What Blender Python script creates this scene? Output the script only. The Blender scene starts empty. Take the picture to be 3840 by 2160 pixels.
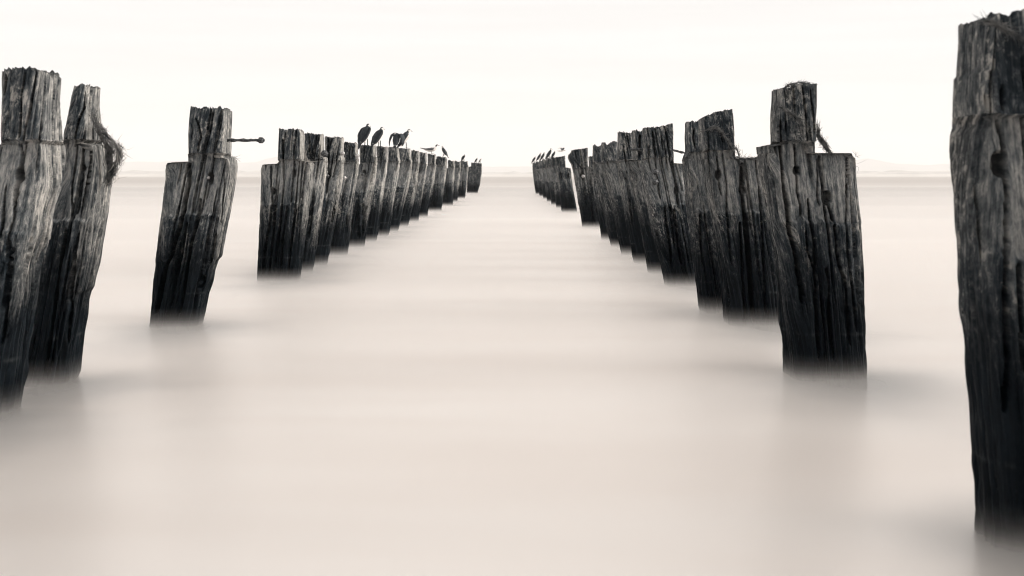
import bpy, math, random
import numpy as np
from mathutils import Vector, Matrix

sc = bpy.context.scene
col = sc.collection
R = math.radians

# ---------------------------------------------------------------- camera
F = 5000.0          # focal length in pixels of the 3840-wide photograph
H = 0.8             # camera height above the water
U0, V0 = 1920.0, 660.0
cam_d = bpy.data.cameras.new('camera')
cam = bpy.data.objects.new('camera', cam_d)
col.objects.link(cam)
cam.location = (0, 0, H)
cam.rotation_euler = (R(90), 0, 0)
cam_d.sensor_width = 36.0
cam_d.lens = 36.0 * F / 3840.0
cam_d.shift_y = -(1080 - V0) / 3840.0
cam_d.clip_start = 0.05
cam_d.clip_end = 30000
cam_d.dof.use_dof = True
cam_d.dof.focus_distance = 8.0
cam_d.dof.aperture_fstop = 7.0
sc.camera = cam

# ---------------------------------------------------------------- sky
SUN_DIR = Vector((0.93, 0.02, 0.38)).normalized()      # towards the sun
w = bpy.data.worlds.new('World')
sc.world = w
w.use_nodes = True
nt = w.node_tree
nt.nodes.clear()
def N(nt, t, **k):
    n = nt.nodes.new(t)
    for a, b in k.items():
        setattr(n, a, b)
    return n
sky = N(nt, 'ShaderNodeTexSky', sky_type='NISHITA')
sky.sun_disc = False
sky.sun_elevation = math.asin(SUN_DIR.z)
sky.sun_rotation = math.atan2(SUN_DIR.x, SUN_DIR.y)
sky.dust_density = 4.0
bw = N(nt, 'ShaderNodeRGBToBW')
nt.links.new(sky.outputs[0], bw.inputs[0])
scl = N(nt, 'ShaderNodeMath', operation='MULTIPLY')
scl.inputs[1].default_value = 0.10
nt.links.new(bw.outputs[0], scl.inputs[0])
tc = N(nt, 'ShaderNodeTexCoord')
mp = N(nt, 'ShaderNodeMapping')
mp.inputs['Scale'].default_value = (1.2, 1.2, 26.0)
mp.inputs['Rotation'].default_value = (0, R(1.5), 0)
nt.links.new(tc.outputs['Generated'], mp.inputs[0])
cn = N(nt, 'ShaderNodeTexNoise')
cn.inputs['Scale'].default_value = 1.6
cn.inputs['Detail'].default_value = 5
cn.inputs['Roughness'].default_value = 0.55
nt.links.new(mp.outputs[0], cn.inputs['Vector'])
cr = N(nt, 'ShaderNodeValToRGB')
cr.color_ramp.elements[0].position = 0.36
cr.color_ramp.elements[0].color = (0.955, 0.942, 0.928, 1)
cr.color_ramp.elements[1].position = 0.62
cr.color_ramp.elements[1].color = (1.01, 1.005, 0.998, 1)
nt.links.new(cn.outputs['Fac'], cr.inputs[0])
mx = N(nt, 'ShaderNodeMix', data_type='RGBA')
mx.inputs[0].default_value = 0.90
nt.links.new(scl.outputs[0], mx.inputs[6])
nt.links.new(cr.outputs[0], mx.inputs[7])
bg = N(nt, 'ShaderNodeBackground')
bg.inputs[1].default_value = 1.03
wo = N(nt, 'ShaderNodeOutputWorld')
nt.links.new(mx.outputs[2], bg.inputs[0])
nt.links.new(bg.outputs[0], wo.inputs[0])

sun_d = bpy.data.lights.new('sun', 'SUN')
sun_d.energy = 5.0
sun_d.angle = R(26)
sun_d.color = (1.0, 0.95, 0.89)
sun = bpy.data.objects.new('sun', sun_d)
col.objects.link(sun)
sun.rotation_euler = (-SUN_DIR).to_track_quat('-Z', 'Y').to_euler()

sc.view_settings.view_transform = 'Standard'
sc.view_settings.look = 'None'
sc.view_settings.exposure = 0.0
sc.view_settings.gamma = 1.0
sc.view_settings.use_curve_mapping = False
sc.render.engine = 'CYCLES'
sc.cycles.use_denoising = True
sc.cycles.volume_bounces = 5
sc.cycles.max_bounces = 8
sc.cycles.diffuse_bounces = 3
sc.cycles.glossy_bounces = 3
sc.cycles.use_adaptive_sampling = True
sc.cycles.adaptive_threshold = 0.01
sc.cycles.filter_width = 1.05

# ---------------------------------------------------------------- helpers
rng = np.random.default_rng(7)
random.seed(7)
LAT = rng.random((512, 512)).astype(np.float32)
def vn(x, y, seed=0):
    """smooth value noise, -1..1"""
    x = np.asarray(x, float) + seed * 17.31 + 1000
    y = np.asarray(y, float) + seed * 9.73 + 1000
    xi = np.floor(x).astype(int); yi = np.floor(y).astype(int)
    fx = x - xi; fy = y - yi
    fx = fx * fx * (3 - 2 * fx); fy = fy * fy * (3 - 2 * fy)
    a = LAT[xi % 512, yi % 512]; b = LAT[(xi + 1) % 512, yi % 512]
    c = LAT[xi % 512, (yi + 1) % 512]; d = LAT[(xi + 1) % 512, (yi + 1) % 512]
    return ((a * (1 - fx) + b * fx) * (1 - fy) + (c * (1 - fx) + d * fx) * fy) * 2 - 1
def sstep(a, b, x):
    t = np.clip((x - a) / (b - a), 0, 1)
    return t * t * (3 - 2 * t)

def tag(o, label=None, cat=None, group=None, kind=None):
    if label: o['label'] = label
    if cat: o['category'] = cat
    if group: o['group'] = group
    if kind: o['kind'] = kind
    return o
def mesh_obj(name, verts, faces, mat, parent=None, smooth=True, uv=None):
    me = bpy.data.meshes.new(name)
    me.from_pydata([tuple(v) for v in verts], [], [tuple(f) for f in faces])
    me.materials.append(mat)
    if smooth:
        me.polygons.foreach_set('use_smooth', [True] * len(me.polygons))
    me.update()
    o = bpy.data.objects.new(name, me)
    col.objects.link(o)
    if parent: o.parent = parent
    return o
def px(u, v, z):
    return Vector(((u - U0) / F * z, z, H - (v - V0) / F * z))
def grid_mesh(name, V, quads, mat, parent, uv, sap=None, adz=None):
    """fast numpy mesh: V (n,3), quads (m,4), uv (m*4,2)"""
    me = bpy.data.meshes.new(name)
    n, m = len(V), len(quads)
    me.vertices.add(n); me.vertices.foreach_set('co', V.astype(np.float32).ravel())
    me.loops.add(m * 4); me.loops.foreach_set('vertex_index', quads.astype(np.int32).ravel())
    me.polygons.add(m)
    me.polygons.foreach_set('loop_start', (np.arange(m) * 4).astype(np.int32))
    me.polygons.foreach_set('loop_total', np.full(m, 4, np.int32))
    me.polygons.foreach_set('use_smooth', np.ones(m, bool))
    ul = me.uv_layers.new(name='grain')
    ul.data.foreach_set('uv', uv.astype(np.float32).ravel())
    if sap is not None:
        at = me.attributes.new('sap_smear', 'FLOAT', 'POINT'); at.data.foreach_set('value', sap.astype(np.float32))  # sapwood weight on timber; on water it drops at painted reflection smears
    if adz is not None:
        at = me.attributes.new('adzed', 'FLOAT', 'POINT'); at.data.foreach_set('value', adz.astype(np.float32))
    me.materials.append(mat)
    me.update(calc_edges=True); me.validate()
    o = bpy.data.objects.new(name, me)
    col.objects.link(o)
    if parent: o.parent = parent
    return o

# ---------------------------------------------------------------- materials
def new_mat(name):
    m = bpy.data.materials.new(name); m.use_nodes = True
    t = m.node_tree; t.nodes.clear()
    out = N(t, 'ShaderNodeOutputMaterial')
    return m, t, out
def noise(t, vec, scale, detail=4, rough=0.55, dist=0.0):
    n = N(t, 'ShaderNodeTexNoise')
    n.inputs['Scale'].default_value = scale; n.inputs['Detail'].default_value = detail
    n.inputs['Roughness'].default_value = rough; n.inputs['Distortion'].default_value = dist
    t.links.new(vec, n.inputs['Vector'])
    return n.outputs['Fac']
def ramp(t, fac, stops, interp='LINEAR'):
    r = N(t, 'ShaderNodeValToRGB'); r.color_ramp.interpolation = interp
    e = r.color_ramp.elements
    while len(e) < len(stops): e.new(0.5)
    for el, (p, c) in zip(e, stops):
        el.position = p; el.color = (c, c, c, 1) if isinstance(c, (int, float)) else (*c, 1)
    t.links.new(fac, r.inputs[0])
    return r.outputs[0]
def mth(t, op, a, b=None, clamp=False):
    n = N(t, 'ShaderNodeMath', operation=op); n.use_clamp = clamp
    for i, x in enumerate((a, b)):
        if x is None: continue
        if isinstance(x, (int, float)): n.inputs[i].default_value = x
        else: t.links.new(x, n.inputs[i])
    return n.outputs[0]
def mixc(t, fac, a, b, mode='MIX'):
    n = N(t, 'ShaderNodeMix', data_type='RGBA', blend_type=mode)
    for i, x in ((0, fac), (6, a), (7, b)):
        if isinstance(x, (int, float)): n.inputs[i].default_value = x
        elif isinstance(x, tuple): n.inputs[i].default_value = (*x, 1)
        else: t.links.new(x, n.inputs[i])
    return n.outputs[2]

def wood_material():
    m, t, out = new_mat('weathered_wood')
    uvn = N(t, 'ShaderNodeUVMap', uv_map='grain')
    oi = N(t, 'ShaderNodeObjectInfo')
    off = N(t, 'ShaderNodeVectorMath', operation='ADD')
    t.links.new(uvn.outputs[0], off.inputs[0])
    comb = N(t, 'ShaderNodeCombineXYZ')
    rz = mth(t, 'MULTIPLY', oi.outputs['Random'], 37.0)
    t.links.new(rz, comb.inputs[2])
    t.links.new(comb.outputs[0], off.inputs[1])
    def mapped(sx, sy):
        mp = N(t, 'ShaderNodeMapping'); mp.inputs['Scale'].default_value = (sx, sy, 1)
        t.links.new(off.outputs[0], mp.inputs[0]); return mp.outputs[0]
    grain = noise(t, mapped(75, 3.0), 1.0, 5, 0.62, 0.15)
    fine = noise(t, mapped(240, 34), 1.0, 4, 0.65, 0.1)
    patch = noise(t, mapped(11, 4.5), 1.0, 5, 0.66, 0.4)
    fleck = noise(t, mapped(64, 30), 1.0, 6, 0.74, 0.4)
    big = noise(t, mapped(3.5, 1.6), 1.0, 3, 0.5, 0.2)
    g = mth(t, 'ADD', mth(t, 'MULTIPLY', grain, 0.30), mth(t, 'MULTIPLY', patch, 0.26))
    g = mth(t, 'ADD', g, mth(t, 'MULTIPLY', fleck, 0.24))
    g = mth(t, 'ADD', g, mth(t, 'MULTIPLY', fine, 0.20))
    dry = ramp(t, g, [(0.42, (0.0045, 0.0080, 0.0115)), (0.47, (0.028, 0.035, 0.041)), (0.525, (0.095, 0.101, 0.104)), (0.59, (0.33, 0.315, 0.295))])
    # pale bare flakes
    fl = ramp(t, mth(t, 'ADD', mth(t, 'MULTIPLY', fleck, 0.6), mth(t, 'MULTIPLY', patch, 0.4)), [(0.545, 0.0), (0.58, 1.0)])
    dry = mixc(t, mth(t, 'MULTIPLY', fl, 0.6), dry, (0.38, 0.36, 0.33))
    # dark weathering stains and open pores
    st = ramp(t, mth(t, 'ADD', mth(t, 'MULTIPLY', big, 0.45), mth(t, 'MULTIPLY', fleck, 0.55)), [(0.40, 1.0), (0.48, 0.0)])
    dry = mixc(t, mth(t, 'MULTIPLY', st, 0.8), dry, (0.006, 0.010, 0.014))
    sapa = N(t, 'ShaderNodeAttribute', attribute_name='sap_smear')
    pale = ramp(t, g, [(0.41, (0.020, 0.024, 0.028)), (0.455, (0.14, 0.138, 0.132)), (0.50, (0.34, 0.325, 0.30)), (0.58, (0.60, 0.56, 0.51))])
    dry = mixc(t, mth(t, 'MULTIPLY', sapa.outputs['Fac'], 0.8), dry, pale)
    # faces adzed flat for the beam stay smooth and even grey
    ada = N(t, 'ShaderNodeAttribute', attribute_name='adzed')
    flat = ramp(t, g, [(0.41, (0.035, 0.042, 0.048)), (0.475, (0.125, 0.132, 0.135)), (0.56, (0.31, 0.302, 0.288))])
    dry = mixc(t, mth(t, 'MULTIPLY', ada.outputs['Fac'], 0.8), dry, flat)
    # per-pile tone
    tone = mth(t, 'ADD', mth(t, 'MULTIPLY', oi.outputs['Random'], 0.28), 0.72)
    dry = mixc(t, 1.0, dry, tone, 'MULTIPLY')
    # tide: wet and overgrown below an irregular line
    geo = N(t, 'ShaderNodeNewGeometry')
    sep = N(t, 'ShaderNodeSeparateXYZ'); t.links.new(geo.outputs['Position'], sep.inputs[0])
    zz = mth(t, 'ADD', sep.outputs[2], mth(t, 'MULTIPLY', mth(t, 'SUBTRACT', big, 0.5), -0.65))
    zz = mth(t, 'ADD', zz, mth(t, 'MULTIPLY', mth(t, 'SUBTRACT', fleck, 0.5), 0.30))
    zz = mth(t, 'ADD', zz, mth(t, 'MULTIPLY', mth(t, 'SUBTRACT', grain, 0.5), 0.25))
    damp = ramp(t, zz, [(0.34, 1.0), (0.72, 0.0)])
    wet = ramp(t, zz, [(0.29, 1.0), (0.52, 0.0)])
    c = mixc(t, mth(t, 'MULTIPLY', damp, 0.75), dry, (0.006, 0.010, 0.014))
    wetc0 = ramp(t, g, [(0.42, (0.0008, 0.0018, 0.0028)), (0.60, (0.006, 0.0095, 0.013))])
    wetc = wetc0
    c = mixc(t, wet, c, wetc)
    # old salt line just above the water
    ln = mth(t, 'SUBTRACT', sep.outputs[2], 0.183)
    ln = mth(t, 'ADD', ln, mth(t, 'MULTIPLY', mth(t, 'SUBTRACT', patch, 0.5), 0.02))
    ln = ramp(t, mth(t, 'ABSOLUTE', ln), [(0.0, 1.0), (0.010, 0.0)])
    ln = mth(t, 'MULTIPLY', ln, ramp(t, patch, [(0.47, 0.0), (0.62, 0.32)]))
    c = mixc(t, ln, c, (0.10, 0.105, 0.105))
    b = N(t, 'ShaderNodeBsdfPrincipled')
    t.links.new(c, b.inputs['Base Color'])
    rough = mixc(t, wet, (0.86, 0.86, 0.86), (0.62, 0.62, 0.62))
    t.links.new(rough, b.inputs['Roughness'])
    t.links.new(mth(t, 'SUBTRACT', 0.16, mth(t, 'MULTIPLY', wet, 0.10)), b.inputs['Specular IOR Level'])
    hgt = mth(t, 'ADD', mth(t, 'MULTIPLY', grain, 0.7), mth(t, 'MULTIPLY', fine, 0.35))
    hgt = mth(t, 'ADD', hgt, mth(t, 'MULTIPLY', fleck, 0.5))
    bp = N(t, 'ShaderNodeBump'); bp.inputs['Strength'].default_value = 0.9; bp.inputs['Distance'].default_value = 0.010
    t.links.new(hgt, bp.inputs['Height']); t.links.new(bp.outputs[0], b.inputs['Normal'])
    t.links.new(b.outputs[0], out.inputs[0])
    return m
WOOD = wood_material()

def simple_mat(name, c1, c2, scale=30, rough=0.7, metal=0.0, bump=0.0):
    m, t, out = new_mat(name)
    tcn = N(t, 'ShaderNodeTexCoord')
    f = noise(t, tcn.outputs['Object'], scale, 4, 0.6)
    c = ramp(t, f, [(0.35, c1), (0.65, c2)])
    b = N(t, 'ShaderNodeBsdfPrincipled')
    t.links.new(c, b.inputs['Base Color'])
    b.inputs['Roughness'].default_value = rough; b.inputs['Metallic'].default_value = metal
    b.inputs['Specular IOR Level'].default_value = 0.3
    if bump:
        bp = N(t, 'ShaderNodeBump'); bp.inputs['Strength'].default_value = 0.8; bp.inputs['Distance'].default_value = bump
        t.links.new(f, bp.inputs['Height']); t.links.new(bp.outputs[0], b.inputs['Normal'])
    t.links.new(b.outputs[0], out.inputs[0])
    return m
IRON = simple_mat('rusted_iron', (0.012, 0.015, 0.018), (0.11, 0.11, 0.11), 90, 0.6, 0.2, 0.006)
PALE_IRON = simple_mat('worn_iron', (0.10, 0.10, 0.10), (0.55, 0.52, 0.5), 120, 0.45, 0.2, 0.004)
WEED = simple_mat('dried_weed', (0.015, 0.019, 0.022), (0.13, 0.125, 0.12), 40, 0.9)
STRAW = simple_mat('pale_straw', (0.16, 0.15, 0.14), (0.42, 0.39, 0.35), 40, 0.9)
DARKF = simple_mat('dark_plumage', (0.006, 0.009, 0.012), (0.022, 0.027, 0.032), 60, 0.7)
WHITEF = simple_mat('white_plumage', (0.60, 0.56, 0.52), (0.78, 0.74, 0.70), 60, 0.8)
GREYF = simple_mat('grey_plumage', (0.07, 0.075, 0.08), (0.14, 0.14, 0.14), 60, 0.8)
BEAK = simple_mat('horn_beak', (0.08, 0.08, 0.08), (0.16, 0.155, 0.15), 60, 0.5)

# ---------------------------------------------------------------- water, mist, haze, shore
def water_material():
    m, t, out = new_mat('silky_water')
    tcn = N(t, 'ShaderNodeTexCoord')
    def mapped(sx, sy):
        mp = N(t, 'ShaderNodeMapping'); mp.inputs['Scale'].default_value = (sx, sy, 1)
        mp.inputs['Rotation'].default_value = (0, 0, R(3))
        t.links.new(tcn.outputs['Object'], mp.inputs[0]); return mp.outputs[0]
    a = noise(t, mapped(0.35, 1.5), 1.0, 4, 0.5, 0.5)       # drifting foam streaks
    b_ = noise(t, mapped(0.02, 0.06), 1.0, 3, 0.5, 0.2)     # broad bands far out
    f = mth(t, 'ADD', mth(t, 'MULTIPLY', a, 0.55), mth(t, 'MULTIPLY', b_, 0.45))
    c = ramp(t, f, [(0.36, (0.64, 0.585, 0.540)), (0.60, (0.86, 0.795, 0.742))])
    # the open bay beyond the breaking shallows carries less foam
    sep = N(t, 'ShaderNodeSeparateXYZ'); t.links.new(tcn.outputs['Object'], sep.inputs[0])
    c_ = noise(t, mapped(0.10, 0.55), 1.0, 4, 0.6, 0.4)
    far = ramp(t, mth(t, 'MULTIPLY', mth(t, 'MULTIPLY', sep.outputs[1], mth(t, 'ADD', 0.35, mth(t, 'ADD', b_, mth(t, 'MULTIPLY', c_, 0.3)))), 0.004), [(0.08, 0.0), (0.20, 0.4), (0.7, 1.0)])
    c = mixc(t, mth(t, 'MULTIPLY', far, 0.8), c, (0.40, 0.35, 0.31))
    d = N(t, 'ShaderNodeBsdfDiffuse'); t.links.new(c, d.inputs[0])
    g = N(t, 'ShaderNodeBsdfGlossy'); g.inputs[0].default_value = (0.99, 0.935, 0.885, 1); g.inputs['Roughness'].default_value = 0.38
    gc = mixc(t, mth(t, 'MULTIPLY', far, 0.75), ramp(t, f, [(0.36, (0.93, 0.865, 0.815)), (0.58, (1.0, 0.952, 0.910))]), (0.54, 0.49, 0.45))
    t.links.new(gc, g.inputs[0])
    bp = N(t, 'ShaderNodeBump'); bp.inputs['Strength'].default_value = 0.25; bp.inputs['Distance'].default_value = 0.05
    t.links.new(a, bp.inputs['Height']); t.links.new(bp.outputs[0], g.inputs['Normal'])
    fr = N(t, 'ShaderNodeFresnel'); fr.inputs[0].default_value = 1.6
    fac = mth(t, 'ADD', mth(t, 'MULTIPLY', fr.outputs[0], 0.1), 0.88, True)
    ms = N(t, 'ShaderNodeMixShader')
    t.links.new(fac, ms.inputs[0]); t.links.new(d.outputs[0], ms.inputs[1]); t.links.new(g.outputs[0], ms.inputs[2])
    # dark body with Fresnel gloss, mixed in where pile reflections are painted as smears
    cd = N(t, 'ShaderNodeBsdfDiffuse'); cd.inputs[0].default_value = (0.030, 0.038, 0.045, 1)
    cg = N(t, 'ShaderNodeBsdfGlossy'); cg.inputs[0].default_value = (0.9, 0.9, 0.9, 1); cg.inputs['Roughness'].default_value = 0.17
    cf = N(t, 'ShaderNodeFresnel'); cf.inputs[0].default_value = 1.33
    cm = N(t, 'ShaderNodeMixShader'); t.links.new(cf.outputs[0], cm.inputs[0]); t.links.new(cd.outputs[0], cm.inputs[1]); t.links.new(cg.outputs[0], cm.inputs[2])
    fa = N(t, 'ShaderNodeAttribute', attribute_name='sap_smear')  # low where a pile's reflection smear is painted
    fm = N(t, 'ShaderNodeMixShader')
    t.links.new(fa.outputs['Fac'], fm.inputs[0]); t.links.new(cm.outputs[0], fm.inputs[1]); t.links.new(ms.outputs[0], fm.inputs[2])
    t.links.new(fm.outputs[0], out.inputs[0])
    return m
def make_water(bases):
    """one sheet to the horizon, finer between the rows; 'foam' = 1, lowered where dark pile reflections are painted as smears round each base"""
    xs = np.array([-4500., -300, -30, -8] + list(np.arange(-3.4, 3.41, 0.07)) + [8, 30, 300, 4500])
    yv = [-30., 0, 1.2]
    while yv[-1] < 75: yv.append(yv[-1] + max(0.05, yv[-1] * 0.016))
    ysn = np.array(yv + [120, 200, 700, 2000, 9500])
    X, Y = np.meshgrid(xs, ysn)
    clear = np.zeros_like(X)  # strength of the painted reflection smear, highest by each pile
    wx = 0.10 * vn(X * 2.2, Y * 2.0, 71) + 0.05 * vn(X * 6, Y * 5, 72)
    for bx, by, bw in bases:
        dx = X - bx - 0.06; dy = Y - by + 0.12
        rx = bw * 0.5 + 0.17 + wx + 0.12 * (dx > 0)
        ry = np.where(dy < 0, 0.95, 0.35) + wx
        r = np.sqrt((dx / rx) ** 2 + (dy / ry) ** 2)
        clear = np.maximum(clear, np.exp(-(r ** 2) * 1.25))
    V = np.stack([X.ravel(), Y.ravel(), np.zeros(X.size)], 1)
    n = len(xs); i = np.arange(len(ysn) - 1)[:, None] * n; j = np.arange(n - 1)[None]
    a_ = (i + j).ravel()
    q = np.stack([a_, a_ + 1, a_ + n + 1, a_ + n], 1)
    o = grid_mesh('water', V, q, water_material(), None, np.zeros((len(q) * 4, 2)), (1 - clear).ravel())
    return tag(o, kind='structure')

def vol_mat(name, dens, colr=(1, 1, 1), an=0.0):
    m, t, out = new_mat(name)
    v = N(t, 'ShaderNodeVolumePrincipled')
    v.inputs['Color'].default_value = (*colr, 1)
    v.inputs['Density'].default_value = dens
    v.inputs['Anisotropy'].default_value = an
    t.links.new(v.outputs[0], out.inputs['Volume'])
    return m
def boxvf(x0, x1, y0, y1, z0, z1, base=0):
    v = [(x0, y0, z0), (x1, y0, z0), (x1, y1, z0), (x0, y1, z0), (x0, y0, z1), (x1, y0, z1), (x1, y1, z1), (x0, y1, z1)]
    f = [(0, 3, 2, 1), (4, 5, 6, 7), (0, 1, 5, 4), (1, 2, 6, 5), (2, 3, 7, 6), (3, 0, 4, 7)]
    return v, [tuple(base + i for i in q) for q in f]
# spray mist lying on the water in layers that thin out upwards
vv, ff, mi = [], [], []
me = bpy.data.meshes.new('mist')
levels = [0.002, 0.014, 0.028, 0.043, 0.060, 0.080, 0.105]
denss = [3.4, 2.0, 0.95, 0.42, 0.18, 0.08]
reach = [(1.2, 16, 1.0), (16.01, 24, 0.7), (24.01, 34, 0.42), (34.01, 48, 0.22), (48.01, 66, 0.1), (66.01, 95, 0.04)]   # it thins out towards the open bay
for y0, y1, fac_ in reach:
    for k, dn in enumerate(denss):
        v, f = boxvf(-40, 40, y0, y1, levels[k], levels[k + 1] - 0.0002, len(vv))
        vv += v; ff += f; mi += [len(me.materials)] * 6
        me.materials.append(vol_mat('mist_layer', dn * fac_, (0.99, 0.943, 0.905)))
me.from_pydata(vv, [], ff)
me.polygons.foreach_set('material_index', mi); me.update()
mist = bpy.data.objects.new('mist', me); col.objects.link(mist)
tag(mist, kind='stuff')

# shore and hills
def land(name, prof, y, depth, mat, jag, seed, rows=5):
    """rounded land form: prof = [(u, v)], crest line; built with real depth"""
    u = np.linspace(prof[0][0], prof[-1][0], 260)
    vv_ = np.interp(u, [p[0] for p in prof], [p[1] for p in prof])
    x = (u - U0) / F * y
    top = (V0 - vv_) / F * y
    top = top * (1 + jag * vn(x / (depth * 0.06), 0 * x, seed)) + jag * 0.4 * np.abs(vn(x / (depth * 0.02), 0 * x, seed + 3)) * top
    V = []
    prof_y = [0, 0.12, 0.32, 0.5, 0.75, 1.0]
    prof_h = [0, 0.45, 0.85, 1.0, 0.6, 0.0]
    for py, ph in zip(prof_y, prof_h):
        for xx, tt in zip(x, top):
            V.append((xx, y + py * depth, max(tt, 0.2) * ph * (1 + 0.12 * float(vn(xx / depth * 9, py * 4, seed))) + (0.05 if ph else -0.3)))
    n = len(x); Fc = []
    for r in range(len(prof_y) - 1):
        for i in range(n - 1):
            a = r * n + i; Fc.append((a, a + 1, a + n + 1, a + n))
    o = mesh_obj(name, V, Fc, mat)
    return tag(o, kind='structure')
HILL = simple_mat('hill_scrub', (0.05, 0.055, 0.05), (0.10, 0.10, 0.09), 0.004, 0.95)
SHORE = simple_mat('shore_scrub', (0.22, 0.20, 0.18), (0.50, 0.46, 0.42), 0.02, 0.95)
SAND = simple_mat('shore_sand', (0.45, 0.41, 0.37), (0.60, 0.55, 0.50), 0.01, 0.95)
land('shore_land', [(-200, 642), (400, 640), (500, 637), (700, 641), (900, 640), (1500, 643), (1920, 644), (2500, 642), (3200, 640), (3280, 638), (3370, 642), (3430, 640), (3510, 637), (3560, 641), (4100, 640)], 3000, 300, SHORE, 0.25, 5)
land('shore_beach', [(-200, 653), (4100, 652)], 2900, 60, SAND, 0.15, 9)
land('hills', [(-200, 612), (300, 604), (520, 600), (650, 590), (780, 604), (880, 598), (955, 574), (1040, 585), (1130, 606), (1500, 618), (1920, 622), (2600, 618), (3150, 610), (3260, 606), (3300, 595), (3345, 590), (3430, 594), (3490, 608), (3600, 612), (4100, 610)], 7000, 1400, HILL, 0.06, 2)
vz, fz = boxvf(-4600, 4600, -40, 9600, -1.5, 175)
tag(mesh_obj('haze', vz, fz, vol_mat('haze_air', 0.00028, (0.90, 0.885, 0.87)), smooth=False), kind='stuff')

# ---------------------------------------------------------------- timber piles
def crack_path(pts, z):
    Z = np.array([H - (v - V0) / F * z for u, v in pts]); X = np.array([(u - U0) / F * z for u, v in pts])
    o = np.argsort(Z); return X[o], Z[o]

def pile(label, z, L, Rr, top, side='left', depth=0.30, head_depth=0.22, ledge=None, band=None, recess=0.018,
         cracks=(), holes=(), res=None, rough=1.0, seed=0, jag=0.012, r_body=0.07, r_head=0.02, group=None, ncr=30, sap=0.5,
         shoulder=None, cat='timber pile'):
    res = res or min(max(0.6 * z / 1333, 0.0028), 0.03)
    rs = np.random.default_rng(100 + seed)
    toz = lambda v: H - (v - V0) / F * z
    # outlines -> curves of image column against height; turned into world x row by row below
    def side_curve(P):
        Z = np.array([toz(v) for v, u in P]); U = np.array([u for v, u in P], float)
        for i in range(1, len(Z)):
            if Z[i] >= Z[i - 1]: Z[i] = Z[i - 1] - 0.0012
        return U[::-1], Z[::-1]
    XL, ZL = side_curve(L)
    XR, ZR = side_curve(Rr)
    ztop = max(toz(v) for u, v in top)
    zbot = -0.22
    rows = list(np.arange(zbot, ztop, res * 1.3)) + [ztop]
    jumps = []
    for Zs, Xs in ((ZL, XL), (ZR, XR)):
        for i in range(len(Zs) - 1):
            if abs(Zs[i + 1] - Zs[i]) < 0.004 and abs(Xs[i + 1] - Xs[i]) > 0.012 * F / z:
                jumps.append((Zs[i + 1] if Zs is ZL else Zs[i + 1], Zs is ZL, Xs[i + 1]))
                rows += [Zs[i] - 0.001, Zs[i], Zs[i + 1], Zs[i + 1] + 0.001]
    zl = toz(ledge) if ledge else None
    if zl: rows += [zl - 0.005, zl - 0.001, zl + 0.001, zl + 0.004]
    if band: rows += [toz(band) - 0.006, toz(band), toz(band) + 0.006]
    rows = np.array(sorted(set(np.round(rows, 5))))
    def ext(Zs, Xs, q):
        s = np.interp(q, Zs, Xs)
        k = (Xs[min(3, len(Xs) - 1)] - Xs[0]) / (Zs[min(3, len(Zs) - 1)] - Zs[0])
        return np.where(q < Zs[0], Xs[0] + (q - Zs[0]) * k, s)
    # where the head starts the timber gets thinner and squarer
    zsh = toz(shoulder) if shoulder else (zl - 0.02 if zl else ztop + 1)
    hd = sstep(zsh - 0.012, zsh + 0.002, rows)
    hy = (depth * (1 - hd) + head_depth * hd) / 2
    hr = sstep(zsh - 0.16, zsh + 0.0, rows)
    rr = r_body * (1 - hr) + r_head * hr
    inner = z + 2 * hy - 0.045 - np.minimum(rr, hy) * 0.8; outer = z + rr * 0.35
    zL, zR = (outer, inner) if side == 'left' else (inner, outer)
    xl = (ext(ZL, XL, rows) - U0) / F * zL; xr = (ext(ZR, XR, rows) - U0) / F * zR
    hx = (xr - xl) / 2; cx = (xr + xl) / 2
    rr = np.minimum(rr, np.minimum(hx, hy) * 0.9)
    cy = z + hy
    # columns
    wx = float(np.median(xr - xl)); wy = depth
    nf = max(6, int(wx / res)); ns = max(5, int(wy / res)); nc = max(3, int(0.1 / res))
    fineR, fineL = (ns, ns // 3 + 3) if side == 'left' else (ns // 3 + 3, ns)
    SX, SY, TH = [], [], []
    def seg(n, sx, sy, th):
        f = np.arange(n) / n
        for a, arr in ((sx, SX), (sy, SY), (th, TH)):
            arr += list(a[0] + (a[1] - a[0]) * f)
    seg(nf, (-1, 1), (-1, -1), (-90, -90)); seg(nc, (1, 1), (-1, -1), (-90, 0))
    seg(fineR, (1, 1), (-1, 1), (0, 0)); seg(max(3, nc // 2), (1, 1), (1, 1), (0, 90))
    seg(nf // 4 + 3, (1, -1), (1, 1), (90, 90)); seg(max(3, nc // 2), (-1, -1), (1, 1), (90, 180))
    seg(fineL, (-1, -1), (1, -1), (180, 180)); seg(nc, (-1, -1), (-1, -1), (180, 270))
    SX, SY, TH = map(np.array, (SX, SY, np.radians(TH)))
    C, S_ = np.cos(TH), np.sin(TH)
    X = cx[:, None] + SX[None] * (hx - rr)[:, None] + rr[:, None] * C[None]
    Y = cy[:, None] + SY[None] * (hy - rr)[:, None] + rr[:, None] * S_[None]
    Z = np.repeat(rows[:, None], len(SX), 1)
    seglen = np.hypot(np.diff(X, axis=1), np.diff(Y, axis=1))
    S2 = np.concatenate([np.zeros((len(rows), 1)), np.cumsum(seglen, 1)], 1)
    bodyrow = rows < (min(zsh, ztop) - 0.03)
    lean = np.polyval(np.polyfit(rows[bodyrow], cx[bodyrow], 1), rows)
    S2 = S2 - (lean - X[:, 0])[:, None] + 0.6 * wx     # grain runs true along the axis of the timber
    total = float(np.median(S2[bodyrow][:, -1]))
    sd = seed * 3 + 1
    # ---- displacement, metres along the outward normal
    D = 0.004 * vn(S2 * 7, Z * 2.0, sd) + 0.0035 * vn(S2 * 20 + 0.4 * vn(S2 * 5, Z * 3, sd + 5), Z * 1.8, sd + 1)
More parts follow.
